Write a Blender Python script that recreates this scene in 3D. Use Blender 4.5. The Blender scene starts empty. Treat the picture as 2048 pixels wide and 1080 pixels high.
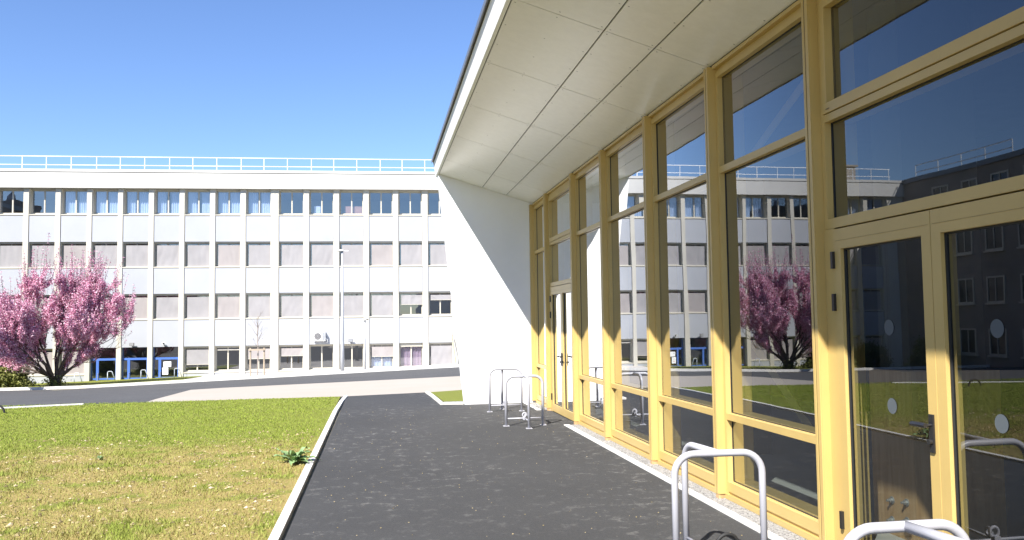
import bpy, bmesh, math, random
import numpy as np
from mathutils import Vector, Matrix, noise

sc = bpy.context.scene
R = math.radians
# ------------------------------------------------------------------ camera
YAW, PITCH, ROLL = R(9.021), R(3.414), R(0.762)
cam_d = bpy.data.cameras.new('camera'); cam = bpy.data.objects.new('camera', cam_d)
sc.collection.objects.link(cam)
F = Vector((math.sin(YAW)*math.cos(PITCH), math.cos(YAW)*math.cos(PITCH), math.sin(PITCH)))
Rt = Vector((math.cos(YAW), -math.sin(YAW), 0)); Up = Rt.cross(F)
R2 = math.cos(ROLL)*Rt - math.sin(ROLL)*Up; U2 = math.sin(ROLL)*Rt + math.cos(ROLL)*Up
m = Matrix((R2, U2, -F)).transposed().to_4x4(); m.translation = Vector((0, 0, 1.75))
cam.matrix_world = m
cam_d.sensor_width = 36; cam_d.lens = 1700/2048*36
cam_d.clip_end = 2000; cam_d.clip_start = 0.05
sc.camera = cam
# ------------------------------------------------------------------ light
SUN = Vector((-0.5, -0.67, 0.825)).normalized()
EL = math.asin(SUN.z); AZ = math.atan2(SUN.x, SUN.y)
world = bpy.data.worlds.new('World'); sc.world = world; world.use_nodes = True
wn = world.node_tree; bg = wn.nodes['Background']
sky = wn.nodes.new('ShaderNodeTexSky'); sky.sky_type = 'NISHITA'; sky.sun_disc = False
sky.sun_elevation = EL; sky.sun_rotation = AZ
sky.air_density = 1.0; sky.dust_density = 0.15; sky.ozone_density = 6; sky.altitude = 100
hs = wn.nodes.new('ShaderNodeHueSaturation'); hs.inputs['Saturation'].default_value = 1.04; hs.inputs['Hue'].default_value = .508
wn.links.new(sky.outputs[0], hs.inputs['Color']); wn.links.new(hs.outputs[0], bg.inputs[0]); bg.inputs[1].default_value = 0.097
sl = bpy.data.lights.new('sun', 'SUN'); sl.energy = 5.0; sl.angle = R(0.5); sl.color = (1, 0.955, 0.89)
so = bpy.data.objects.new('sun', sl); sc.collection.objects.link(so)
so.rotation_euler = SUN.to_track_quat('Z', 'Y').to_euler()
sc.view_settings.view_transform = 'Standard'; sc.view_settings.look = 'None'
sc.view_settings.gamma = 1; sc.view_settings.exposure = 1.12

rnd = random.Random(7)

# ------------------------------------------------------------------ materials
def newmat(name):
    mt = bpy.data.materials.new(name); mt.use_nodes = True
    return mt, mt.node_tree, mt.node_tree.nodes['Principled BSDF']

def coords(nt, scale=(1, 1, 1), obj=False):
    n = nt.nodes.new('ShaderNodeMapping'); n.inputs['Scale'].default_value = scale
    if obj:
        t = nt.nodes.new('ShaderNodeTexCoord'); nt.links.new(t.outputs['Object'], n.inputs[0])
    else:
        g = nt.nodes.new('ShaderNodeNewGeometry'); nt.links.new(g.outputs['Position'], n.inputs[0])
    return n.outputs[0]

def noise_n(nt, vec, scale, detail=3, rough=.55):
    n = nt.nodes.new('ShaderNodeTexNoise'); n.inputs['Scale'].default_value = scale
    n.inputs['Detail'].default_value = detail; n.inputs['Roughness'].default_value = rough
    nt.links.new(vec, n.inputs['Vector']); return n.outputs[0]

def ramp(nt, fac, stops):
    n = nt.nodes.new('ShaderNodeValToRGB'); e = n.color_ramp.elements
    while len(e) < len(stops): e.new(.5)
    for i, (p, c) in enumerate(stops):
        e[i].position = p; e[i].color = (*c, 1) if len(c) == 3 else c
    nt.links.new(fac, n.inputs[0]); return n.outputs[0]

def mix(nt, fac, a, b, mode='MIX'):
    n = nt.nodes.new('ShaderNodeMix'); n.data_type = 'RGBA'; n.blend_type = mode
    for s, v in ((0, fac), (6, a), (7, b)):
        if hasattr(v, 'links') or isinstance(v, bpy.types.NodeSocket): nt.links.new(v, n.inputs[s])
        elif isinstance(v, (int, float)): n.inputs[s].default_value = v
        else: n.inputs[s].default_value = (*v, 1)
    return n.outputs[2]

def bump(nt, bs, h, strength, dist=.01):
    n = nt.nodes.new('ShaderNodeBump'); n.inputs['Strength'].default_value = strength
    n.inputs['Distance'].default_value = dist
    nt.links.new(h, n.inputs['Height']); nt.links.new(n.outputs[0], bs.inputs['Normal'])

def g3(v): return (v, v, v)

def paint(name, col, rough=.5, var=.06, scale=3., bs_=.0, spec=.5, fine=60, metal=0):
    mt, nt, b = newmat(name); v = coords(nt)
    n = noise_n(nt, v, scale, 4)
    lo = tuple(c*(1-var) for c in col); hi = tuple(min(1, c*(1+var)) for c in col)
    nt.links.new(ramp(nt, n, [(.3, lo), (.7, hi)]), b.inputs['Base Color'])
    b.inputs['Roughness'].default_value = rough; b.inputs['Specular IOR Level'].default_value = spec
    b.inputs['Metallic'].default_value = metal
    if bs_: bump(nt, b, noise_n(nt, v, fine, 3), bs_)
    return mt

M = {}
M['render'] = paint('white_render', (.88, .88, .885), .9, .03, 1.2, .5, .2, 120)
M['render2'] = paint('white_render_old', (.56, .55, .52), .9, .05, .8, .3, .2, 60)
M['cream'] = paint('cream_concrete', (.53, .505, .44), .9, .05, 1.5, .2, .2, 50)
M['panel'] = paint('pale_blue_panel', (.385, .40, .43), .7, .05, .5, 0, .3)
M['roller'] = paint('roller_fabric', (.31, .30, .305), .9, .07, 1.3, 0, .1)
M['roller2'] = paint('roller_fabric_aged', (.325, .30, .295), .9, .07, 1.3, 0, .1)
M['curtain'] = paint('white_curtain', (.72, .76, .82), .9, .05, 3, 0, .1)
M['pinkcurtain'] = paint('pink_curtain', (.62, .42, .44), .9, .08, 4, 0, .1)
M['whiteframe'] = paint('window_frame_paint', (.52, .49, .41), .4, .03)
M['dark'] = paint('dark_interior', (.09, .09, .10), .9, .1)
M['shadegrey'] = paint('reveal_grey', (.16, .15, .15), .8, .1)
M['yellow'] = paint('yellow_coated_aluminium', (.54, .385, .135), .38, .05, 2, 0, .5)
M['gasket'] = paint('black_gasket', (.02, .02, .02), .5, .1)
M['black'] = paint('black_metal', (.02, .02, .022), .3, .1)
M['flash'] = paint('roof_edge_metal', (.14, .15, .17), .35, .1, 3, 0, .6)
M['wood'] = None
M['rack'] = paint('white_powder_coat', (.44, .44, .475), .35, .03, 6, 0, .5)
M['galv'] = paint('galvanised_steel', (.38, .39, .40), .45, .15, 14, 0, .6, metal=.5)
M['whitemetal'] = paint('white_rail_paint', (.82, .82, .82), .4, .02)
M['blue'] = paint('blue_frame_paint', (.07, .16, .50), .4, .05)
M['acwhite'] = paint('air_unit_casing', (.80, .80, .78), .4, .03)
M['bark'] = paint('cherry_bark', (.085, .065, .055), .9, .35, 14, .8, .2, 30)
M['stake'] = paint('peeled_stake_wood', (.42, .34, .25), .8, .2, 8)
M['concrete'] = paint('kerb_concrete', (.68, .66, .62), .9, .12, 9, .5, .2, 90)
M['pave'] = paint('pale_pavement', (.56, .53, .49), .9, .10, 3, .4, .2, 60)
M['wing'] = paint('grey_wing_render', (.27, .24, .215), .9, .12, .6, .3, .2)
M['paper'] = paint('paper_notice', (.85, .86, .88), .8, .02)
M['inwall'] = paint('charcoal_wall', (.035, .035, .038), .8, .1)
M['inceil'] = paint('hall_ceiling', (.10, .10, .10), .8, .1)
M['tyre'] = paint('black_rubber', (.02, .02, .02), .7, .2, 20)
M['lamphead'] = paint('lamp_metal', (.42, .43, .45), .4, .1)
M['sticker'] = paint('frosted_dot', (.085, .10, .11), .7, .03)
M['leaf'] = paint('weed_leaf', (.22, .33, .14), .45, .35, 12, 0, .4)
M['shrub'] = paint('shrub_leaf', (.16, .17, .045), .6, .5, 3, 0, .3)
M['shrub2'] = paint('shrub_leaf_dark', (.05, .08, .03), .6, .4, 3, 0, .3)
M['twig'] = paint('bare_twig', (.33, .28, .24), .9, .2)

def wood():
    mt, nt, b = newmat('glulam_spruce'); v = coords(nt, (6, 6, .6))
    n = noise_n(nt, v, 3, 5); nt.links.new(ramp(nt, n, [(.3, (.42, .25, .11)), (.5, (.52, .33, .16)), (.7, (.60, .41, .22))]), b.inputs['Base Color'])
    b.inputs['Roughness'].default_value = .6; return mt
M['wood'] = wood()

def soffit():
    mt, nt, b = newmat('cement_board'); v = coords(nt)
    n = noise_n(nt, v, 9, 5, .7); n2 = noise_n(nt, v, .9, 2)
    c = ramp(nt, n, [(.3, (.80, .80, .79)), (.7, (.86, .86, .85))])
    c2 = ramp(nt, n2, [(.35, (.97, .97, .96)), (.65, (1, 1, 1))])
    nt.links.new(mix(nt, 1.0, c, c2, 'MULTIPLY'), b.inputs['Base Color'])
    b.inputs['Roughness'].default_value = .30; b.inputs['Specular IOR Level'].default_value = .75
    return mt
M['soffit'] = soffit()

def asphalt(name, base, dust=1.0):
    mt, nt, b = newmat(name); v = coords(nt)
    fine = noise_n(nt, v, 260, 2, .6)
    col = ramp(nt, fine, [(.25, g3(base*.55)), (.5, g3(base)), (.68, g3(base*1.25)), (.80, g3(base*3.2))])
    big = noise_n(nt, v, .55, 4)
    col = mix(nt, ramp(nt, big, [(.35, g3(0)), (.7, g3(.35))]), col, g3(base*1.45))
    mid = noise_n(nt, v, 38, 4, .75)
    col = mix(nt, 1, col, ramp(nt, mid, [(.32, g3(.83)), (.5, g3(1)), (.68, g3(1.2))]), 'MULTIPLY')
    # dusty scuffs
    d = noise_n(nt, coords(nt, (1, 1, 1)), 5.5, 8, .80)
    mask = noise_n(nt, coords(nt, (.5, .35, 1)), .8, 2)
    dm = ramp(nt, d, [(.54, g3(0)), (.64, g3(.85*dust))])
    mm = ramp(nt, mask, [(.36, g3(0)), (.56, g3(1))])
    col = mix(nt, mix(nt, 1, dm, mm, 'MULTIPLY'), col, (.17, .165, .155))
    # light grit
    vo = nt.nodes.new('ShaderNodeTexVoronoi'); vo.inputs['Scale'].default_value = 11; nt.links.new(coords(nt), vo.inputs['Vector'])
    gr = ramp(nt, vo.outputs['Distance'], [(.035, g3(1)), (.055, g3(0))])
    sel = nt.nodes.new('ShaderNodeSeparateColor'); nt.links.new(vo.outputs['Color'], sel.inputs[0])
    gs = ramp(nt, sel.outputs[0], [(.80, g3(0)), (.82, g3(1))])
    col = mix(nt, mix(nt, 1, gr, gs, 'MULTIPLY'), col, (.42, .38, .33))
    nt.links.new(col, b.inputs['Base Color'])
    b.inputs['Roughness'].default_value = .85; b.inputs['Specular IOR Level'].default_value = .35
    bump(nt, b, fine, .6, .006)
    return mt
M['asphalt'] = asphalt('path_asphalt', .050, 1.2)
M['road'] = asphalt('road_asphalt', .078, .5)

def sand():
    mt, nt, b = newmat('sand_paving'); v = coords(nt)
    n = noise_n(nt, v, 90, 3, .7); n2 = noise_n(nt, v, .5, 4)
    c = ramp(nt, n, [(.3, (.37, .325, .265)), (.7, (.42, .375, .32))])
    c = mix(nt, ramp(nt, n2, [(.4, g3(0)), (.7, g3(.3))]), c, (.44, .41, .37))
    nt.links.new(c, b.inputs['Base Color']); b.inputs['Roughness'].default_value = .95
    return mt
M['sand'] = sand()

def lawn_color(nt, blade=False):
    v = coords(nt)
    a = noise_n(nt, v, 1.1, 5, .65)
    sep = nt.nodes.new('ShaderNodeSeparateXYZ'); g = nt.nodes.new('ShaderNodeNewGeometry')
    nt.links.new(g.outputs['Position'], sep.inputs[0])
    # the far half of the lawn has grown in; nearer it is thin and dry
    wob = nt.nodes.new('ShaderNodeMath'); wob.operation = 'MULTIPLY_ADD'; nt.links.new(a, wob.inputs[0])
    wob.inputs[1].default_value = 3.0; nt.links.new(sep.outputs[1], wob.inputs[2])
    mr = nt.nodes.new('ShaderNodeMapRange'); nt.links.new(wob.outputs[0], mr.inputs[0])
    mr.inputs[1].default_value = 13.6; mr.inputs[2].default_value = 15.4
    far = mr.outputs[0]
    f1 = noise_n(nt, v, 34, 4, .7)
    if blade:
        dry = ramp(nt, f1, [(.3, (.20, .22, .04)), (.6, (.33, .31, .10))])
        green = ramp(nt, f1, [(.3, (.14, .21, .026)), (.6, (.27, .32, .05))])
    else:
        dry = ramp(nt, f1, [(.25, (.15, .13, .035)), (.5, (.35, .27, .085)), (.75, (.52, .39, .19))])
        green = ramp(nt, f1, [(.3, (.13, .165, .022)), (.7, (.27, .27, .05))])
    patch = ramp(nt, noise_n(nt, v, 1.7, 4, .6), [(.50, g3(0)), (.60, g3(.85))])
    c = mix(nt, patch, dry, green)
    return mix(nt, far, c, green), f1

def lawnmat(name, blade):
    mt, nt, b = newmat(name); c, f1 = lawn_color(nt, blade)
    nt.links.new(c, b.inputs['Base Color']); b.inputs['Roughness'].default_value = .8
    b.inputs['Specular IOR Level'].default_value = .25
    if not blade: bump(nt, b, f1, 1, .03)
    return mt
M['lawn'] = lawnmat('lawn_soil', False); M['blade'] = lawnmat('grass_blade', True)

def gravel():
    mt, nt, b = newmat('gravel'); v = coords(nt)
    vo = nt.nodes.new('ShaderNodeTexVoronoi'); vo.inputs['Scale'].default_value = 95; nt.links.new(v, vo.inputs['Vector'])
    sel = nt.nodes.new('ShaderNodeSeparateColor'); nt.links.new(vo.outputs['Color'], sel.inputs[0])
    nt.links.new(ramp(nt, sel.outputs[0], [(.05, (.10, .10, .10)), (.3, (.36, .35, .34)), (1, (.60, .59, .57))]), b.inputs['Base Color'])
    inv = nt.nodes.new('ShaderNodeMath'); inv.operation = 'SUBTRACT'; inv.inputs[0].default_value = 1; nt.links.new(vo.outputs['Distance'], inv.inputs[1])
    bump(nt, b, inv.outputs[0], 1, .02); b.inputs['Roughness'].default_value = .9
    return mt
M['gravel'] = gravel()

def pebble():
    mt, nt, b = newmat('clod'); g = nt.nodes.new('ShaderNodeNewGeometry')
    nt.links.new(ramp(nt, g.outputs['Random Per Island'], [(0, (.16, .12, .06)), (.5, (.34, .27, .13)), (.94, (.46, .37, .22)), (1, (.58, .50, .38))]), b.inputs['Base Color'])
    b.inputs['Roughness'].default_value = .95; return mt
M['clod'] = pebble()

def blossom():
    mt, nt, b = newmat('cherry_blossom'); g = nt.nodes.new('ShaderNodeNewGeometry')
    c = ramp(nt, g.outputs['Random Per Island'], [(0, (.24, .07, .09)), (.15, (.48, .15, .28)), (.42, (.72, .36, .50)), (.78, (.86, .56, .68)), (1, (.92, .78, .84))])
    nt.links.new(c, b.inputs['Base Color']); b.inputs['Roughness'].default_value = .8
    b.inputs['Specular IOR Level'].default_value = .1
    t = nt.nodes.new('ShaderNodeBsdfTranslucent'); nt.links.new(c, t.inputs[0])
    mx = nt.nodes.new('ShaderNodeMixShader'); mx.inputs[0].default_value = .25
    nt.links.new(b.outputs[0], mx.inputs[1]); nt.links.new(t.outputs[0], mx.inputs[2])
    nt.links.new(mx.outputs[0], nt.nodes['Material Output'].inputs[0])
    return mt
M['blossom'] = blossom()

def glass(name, tint, k, base=.04, wav=0.0, rough=0.0):
    mt = bpy.data.materials.new(name); mt.use_nodes = True; nt = mt.node_tree
    for n in list(nt.nodes):
        if n.type != 'OUTPUT_MATERIAL': nt.nodes.remove(n)
    g = nt.nodes.new('ShaderNodeNewGeometry')
    dt = nt.nodes.new('ShaderNodeVectorMath'); dt.operation = 'DOT_PRODUCT'
    nt.links.new(g.outputs['Normal'], dt.inputs[0]); nt.links.new(g.outputs['Incoming'], dt.inputs[1])
    def mth(op, a, b=None):
        n = nt.nodes.new('ShaderNodeMath'); n.operation = op; n.use_clamp = False
        for i, q in enumerate((a, b)):
            if q is None: continue
            if isinstance(q, (int, float)): n.inputs[i].default_value = q
            else: nt.links.new(q, n.inputs[i])
        return n.outputs[0]
    c = mth('ABSOLUTE', dt.outputs['Value']); o = mth('SUBTRACT', 1.0, c)
    p = mth('POWER', o, 5.0)
    f = mth('ADD', mth('MULTIPLY', p, 1-base), base)
    f = mth('MINIMUM', mth('MULTIPLY', f, k), .96)
    tr = nt.nodes.new('ShaderNodeBsdfTransparent'); tr.inputs[0].default_value = (*tint, 1)
    gl = nt.nodes.new('ShaderNodeBsdfGlossy'); gl.inputs['Roughness'].default_value = rough
    gl.inputs[0].default_value = (.95, .97, 1, 1)
    if wav:
        n = noise_n(nt, coords(nt, (1, 1, .6)), 1.1, 1)
        bp = nt.nodes.new('ShaderNodeBump'); bp.inputs['Strength'].default_value = 1; bp.inputs['Distance'].default_value = wav
        nt.links.new(n, bp.inputs['Height']); nt.links.new(bp.outputs[0], gl.inputs['Normal'])
    mx = nt.nodes.new('ShaderNodeMixShader'); nt.links.new(f, mx.inputs[0])
    nt.links.new(tr.outputs[0], mx.inputs[1]); nt.links.new(gl.outputs[0], mx.inputs[2])
    nt.links.new(mx.outputs[0], nt.nodes['Material Output'].inputs[0])
    return mt
M['glass'] = glass('glazing', (.56, .60, .58), 2.8, .045, .0012)
M['farglass'] = glass('window_glass', (.62, .68, .78), 4.2, .05, .004)

# ------------------------------------------------------------------ mesh helpers
class MB:
    def __init__(s): s.v = []; s.f = []; s.mi = []
    def quad(s, pts, mi=0):
        k = len(s.v); s.v += [tuple(p) for p in pts]; s.f.append(tuple(range(k, k+len(pts)))); s.mi.append(mi)
    def box(s, x0, x1, y0, y1, z0, z1, mi=0):
        k = len(s.v)
        s.v += [(x0, y0, z0), (x1, y0, z0), (x1, y1, z0), (x0, y1, z0), (x0, y0, z1), (x1, y0, z1), (x1, y1, z1), (x0, y1, z1)]
        for q in ((0, 3, 2, 1), (4, 5, 6, 7), (0, 1, 5, 4), (1, 2, 6, 5), (2, 3, 7, 6), (3, 0, 4, 7)):
            s.f.append(tuple(k+i for i in q)); s.mi.append(mi)
        return s
    def prism(s, poly, y0, y1, mi=0):
        """poly in (x, z), extruded along y"""
        n = len(poly); k = len(s.v)
        s.v += [(x, y0, z) for x, z in poly] + [(x, y1, z) for x, z in poly]
        s.f.append(tuple(range(k, k+n))); s.f.append(tuple(range(k+2*n-1, k+n-1, -1))); s.mi += [mi, mi]
        for i in range(n):
            j = (i+1) % n; s.f.append((k+i, k+n+i, k+n+j, k+j)); s.mi.append(mi)
        return s
    def tube(s, pts, rad, n=8, mi=0, cap=True):
        pts = [Vector(p) for p in pts]
        if isinstance(rad, (int, float)): rad = [rad]*len(pts)
        k = len(s.v); prev = None
        for i, p in enumerate(pts):
            d = (pts[min(i+1, len(pts)-1)] - pts[max(i-1, 0)]).normalized()
            if prev is None:
                a = d.cross(Vector((0, 0, 1)) if abs(d.z) < .9 else Vector((1, 0, 0))).normalized()
            else:
                a = (prev - d*prev.dot(d)).normalized()
            prev = a; b = d.cross(a)
            for j in range(n):
                t = 2*math.pi*j/n; s.v.append(tuple(p + (a*math.cos(t)+b*math.sin(t))*rad[i]))
        for i in range(len(pts)-1):
            for j in range(n):
                s.f.append((k+i*n+j, k+i*n+(j+1) % n, k+(i+1)*n+(j+1) % n, k+(i+1)*n+j)); s.mi.append(mi)
        if cap:
            s.f.append(tuple(k+j for j in reversed(range(n)))); s.f.append(tuple(k+(len(pts)-1)*n+j for j in range(n))); s.mi += [mi, mi]
        return s
    def build(s, name, mats, parent=None, smooth=False, bevel=0):
        me = bpy.data.meshes.new(name); me.from_pydata(s.v, [], s.f)
        if not isinstance(mats, (list, tuple)): mats = [mats]
        for q in mats: me.materials.append(q)
        if len(mats) > 1: me.polygons.foreach_set('material_index', s.mi)
        bm = bmesh.new(); bm.from_mesh(me); bmesh.ops.recalc_face_normals(bm, faces=bm.faces)
        if bevel:
            bmesh.ops.bevel(bm, geom=[e for e in bm.edges if e.is_manifold and e.calc_face_angle(0) > .5], offset=bevel, segments=2, affect='EDGES', profile=.6)
        bm.to_mesh(me); bm.free()
        if smooth: me.polygons.foreach_set('use_smooth', [True]*len(me.polygons))
        me.update()
        o = bpy.data.objects.new(name, me); sc.collection.objects.link(o)
        if parent: o.parent = parent
        return o

def empty(name, loc=(0, 0, 0), rz=0):
    o = bpy.data.objects.new(name, None); sc.collection.objects.link(o); o.location = loc; o.rotation_euler = (0, 0, rz)
    o.empty_display_size = .2; return o
def tag(o, label=None, cat=None, group=None, kind=None):
    for k, v in (('label', label), ('category', cat), ('group', group), ('kind', kind)):
        if v: o[k] = v
    return o
def inst(name, src, parent, loc=(0, 0, 0)):
    o = src.copy(); o.name = name; sc.collection.objects.link(o); o.parent = parent; o.location = loc; return o
def arc(c, r, a0, a1, u, v, n=6):
    c, u, v = Vector(c), Vector(u), Vector(v)
    return [c + (u*math.cos(R(a0+(a1-a0)*i/n)) + v*math.sin(R(a0+(a1-a0)*i/n)))*r for i in range(n+1)]

# ------------------------------------------------------------------ terrain
def terr(X, Y):
    xa = min(max(X, -14.5), 14); xb = min(max(X, -26), 14)
    za = -.62-.034*(3-xa); zb = -.95-.026*(3.2-xb)
    if Y <= 20: return 0
    if Y < 43.5:
        t = (Y-20)/23.5; e = t*t/.16 if t < .08 else t-.04
        return za*e/.96
    if Y < 51: return za+(zb-za)*(Y-43.5)/7.5
    return zb

def sheet(name, poly, off, mat, step=1.0, side=0.0, kind='structure', zf=None):
    bm = bmesh.new(); vs = [bm.verts.new((x, y, 0)) for x, y in poly]; bm.faces.new(vs)
    xs = [p[0] for p in poly]; ys = [p[1] for p in poly]
    for ax, lo, hi in ((0, min(xs), max(xs)), (1, min(ys), max(ys))):
        k = math.ceil(lo/step)
        while k*step < hi:
            n = [0, 0, 0]; n[ax] = 1; co = [0, 0, 0]; co[ax] = k*step
            bmesh.ops.bisect_plane(bm, geom=bm.verts[:]+bm.edges[:]+bm.faces[:], plane_co=co, plane_no=n); k += 1
    for v in bm.verts: v.co.z = (zf or terr)(v.co.x, v.co.y)+off
    for f in bm.faces:
        f.normal_update()
        if f.normal.z < 0: f.normal_flip()
    if side:
        r = bmesh.ops.extrude_face_region(bm, geom=bm.faces[:])
        top = [g for g in r['geom'] if isinstance(g, bmesh.types.BMVert)]
        for v in top: v.co.z += side
        bmesh.ops.recalc_face_normals(bm, faces=bm.faces)
    me = bpy.data.meshes.new(name); bm.to_mesh(me); bm.free(); me.materials.append(mat)
    o = bpy.data.objects.new(name, me); sc.collection.objects.link(o)
    if kind: o['kind'] = kind
    return o

M['dirt'] = paint('bare_ground', (.20, .18, .12), .95, .3, 2, .5)
sheet('ground', [(-300, -300), (300, -300), (300, 500), (-300, 500)], -.035, M['dirt'], 4)
sheet('road', [(-60, 10), (-12, 18.4), (-8, 19.7), (-5.2, 20.4), (12, 20.5), (12, 50.2), (-60, 50.2)], -.012, M['road'], 2)
sheet('sand_path', [(-5.26, 20.65), (-5.6, 25.), (-5.9, 28.6), (-5., 29.6), (-2.66, 30.45), (3.1, 32.2), (12, 34.6), (12, 24.5), (2.13, 22.3), (1.18, 21.63), (-.76, 20.93)], -.004, M['sand'], 2)
sheet('lawn', [(-60, -20), (-.875, -20), (-.875, 20.86), (-5.26, 20.62), (-6.95, 20.25), (-8., 19.92), (-12, 18.9), (-60, 10.5)], .004, M['lawn'], 4)
sheet('asphalt_path', [(-.79, -14), (3.09, -14), (3.09, -14), (3.42, -14), (3.42, 18.0), (1.82, 18.02), (1.30, 18.12), (1.16, 21.62), (-.73, 20.93)], .0, M['asphalt'], 4)
sheet('lawn_patch', [(1.30, 21.55), (1.42, 18.68), (8, 18.68), (8, 23.5), (2.2, 22.25)], .006, M['lawn'], 2)
sheet('gravel_bed', [(1.40, 18.25), (8, 18.25), (8, 18.68), (1.42, 18.68)], .008, M['gravel'], 2)

def kerb_line(name, pts, w, h, off, label, seg=1.0, joints=True):
    """one kerb of concrete lengths butted end to end along a polyline"""
    mb = MB(); P = [Vector((x, y, 0)) for x, y in pts]
    for a, b in zip(P, P[1:]):
        d = b-a; L = d.length; d.normalize(); nrm = Vector((-d.y, d.x, 0)); n = max(1, round(L/seg)); g = .006 if joints else 0
        for i in range(n):
            p = a+d*(L*i/n+g/2); q = a+d*(L*(i+1)/n-g/2)
            c = [p-nrm*w/2, q-nrm*w/2, q+nrm*w/2, p+nrm*w/2]
            lo = [(v.x, v.y, terr(v.x, v.y)-.1) for v in c]; hi = [(v.x, v.y, terr(v.x, v.y)+off+h) for v in c]
            k = len(mb.v); mb.v += lo+hi
            for f in ((0, 3, 2, 1), (4, 5, 6, 7), (0, 1, 5, 4), (1, 2, 6, 5), (2, 3, 7, 6), (3, 0, 4, 7)):
                mb.f.append(tuple(k+t for t in f)); mb.mi.append(0)
    o = mb.build(name, M['concrete'], bevel=.006); tag(o, label, 'kerb'); return o
kerb_line('path_edging', [(-.835, -14), (-.835, 17.4), (-.80, 19.5), (-.75, 20.9)], .085, .022, 0, 'narrow pale concrete edging between the lawn and the dark asphalt path')
kerb_line('path_edging', [(1.22, 21.6), (1.345, 18.2), (1.80, 18.19)], .085, .03, 0, 'short angled concrete edging around the small grass patch beside the white end wall')
kerb_line('lawn_edging', [(-6.5, 20.44), (-6.95, 20.33), (-8., 19.99), (-12, 18.97), (-40, 13.9)], .10, .03, 0, 'thin concrete edging where the far side of the lawn meets the road')
kerb_line('road_kerb', [(-40, 44.0), (-21, 43.6), (-14, 43.5), (-7, 43.9), (0, 44.5), (6, 45.2), (12, 45.8)], .18, .13, 0, 'long pale kerb running in front of the school block beyond the road', 2)
def vz(X, Y):
    return terr(X, Y)+.10
sheet('grass_verge', [(-60, 44.5), (-40, 44.12), (-21, 43.72), (-14, 43.62), (-9.6, 43.86), (-9.9, 53), (-60, 54)], 0.012, M['lawn'], 2, zf=vz)
sheet('pavement', [(-9.6, 43.87), (-7, 44.02), (0, 44.62), (6, 45.32), (12, 45.92), (12, 52), (-9.9, 53)], 0.008, M['pave'], 2, zf=vz)
# strip at the foot of the glazing
for y0, y1, lab in ((6.05, 14.0, 'long pale concrete edging strip at the foot of the glazing between the two doors'), (16.45, 17.98, 'short pale concrete edging piece in the corner between far door and white end wall'), (-6.5, 1.65, 'pale concrete edging strip below the glazing, nearer than the near door')):
    y = y0; mb = MB()
    while y < y1-.01:
        e = min(y+1.0, y1); mb.box(3.06, 3.15, y, e-.005, -.1, .012); y = e
    tag(mb.build('building_edging', M['concrete'], bevel=.004), lab, 'kerb')
mb = MB()
for y0, y1 in ((6.05, 13.98), (16.45, 17.96), (-6.5, 1.65)): mb.box(3.152, 3.44, y0, y1, -.1, .006)
tag(mb.build('gravel_strip', M['gravel']), kind='structure')

# ------------------------------------------------------------------ glazed pavilion
XF, XG = 3.33, 3.385          # frame front, glass plane
PAV = empty('glazed_pavilion', (3.33, 6, 0)); PAV.location = (0, 0, 0)
tag(PAV, 'white pavilion with tall yellow framed glazing and a sloping overhanging roof soffit beside the path', 'building')
YB, YE = -6.3, 18.0
def zs(x): return 4.27+(3.33-x)*.3107
# roof
mb = MB(); mb.prism([(1.277, zs(1.277)+.045), (1.29, zs(1.29)+.05), (3.30, zs(3.3)+.05), (3.62, 4.30), (12, 4.30), (12, 5.22), (1.205, 5.22), (1.262, zs(1.277)+.03)], YB, YE+.36)
roof = mb.build('roof', M['inceil'], PAV)
mb = MB(); mb.prism([(1.277, zs(1.277)-.012), (1.300, zs(1.3)-.018), (1.30, zs(1.3)+.03), (1.255, zs(1.277)+.045), (1.230, 5.218), (1.206, 5.218), (1.264, zs(1.277)-.004)], YB-.02, YE+.38)
mb.build('fascia', M['render'], PAV)
mb = MB(); mb.box(1.178, 1.26, YB-.03, YE+.40, 5.222, 5.262); mb.box(1.170, 1.178, YB-.03, YE+.40, 5.195, 5.262)
mb.build('roof_edge_flashing', M['flash'], PAV)
# soffit boards with screws
ylines = [YE+.35, 16.37, 14.22, 12.12, 10.08, 8.03, 6.0, 3.95, 1.9, -.15, -2.2, -4.3, YB]
cols = [(1.318, 2.225), (2.240, 2.742), (2.757, 3.315)]
for i in range(len(ylines)-1):
    for ci, (xa, xb) in enumerate(cols):
        y1, y0 = ylines[i]-.006, ylines[i+1]+.006
        if i == 0: y1 = YE-.003
        mb = MB(); mb.prism([(xa, zs(xa)), (xb, zs(xb)), (xb, zs(xb)+.01), (xa, zs(xa)+.01)], y0, y1)
        ny = 4; xl = [xa+.035, (xa+xb)/2, xb-.035] if ci == 0 else [xa+.035, xb-.035]
        for xx in xl:
            for j in range(ny):
                yy = y0+.06+(y1-y0-.12)*j/(ny-1)+rnd.uniform(-.01, .01)
                c = Vector((xx, yy, zs(xx)-.0015)); tx = Vector((1, 0, -.3107)).normalized()
                mb.quad([c+tx*.010*math.cos(t*math.pi/3)+Vector((0, .010*math.sin(t*math.pi/3), 0)) for t in range(6)], 1)
        mb.build('soffit_panel', [M['soffit'], M['galv']], PAV)
mb = MB(); mb.prism([(1.302, zs(1.302)+.018), (3.31, zs(3.31)+.018), (3.31, zs(3.31)+.03), (1.302, zs(1.302)+.03)], YB, YE)
mb.build('soffit_backing', M['gasket'], PAV)
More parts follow.
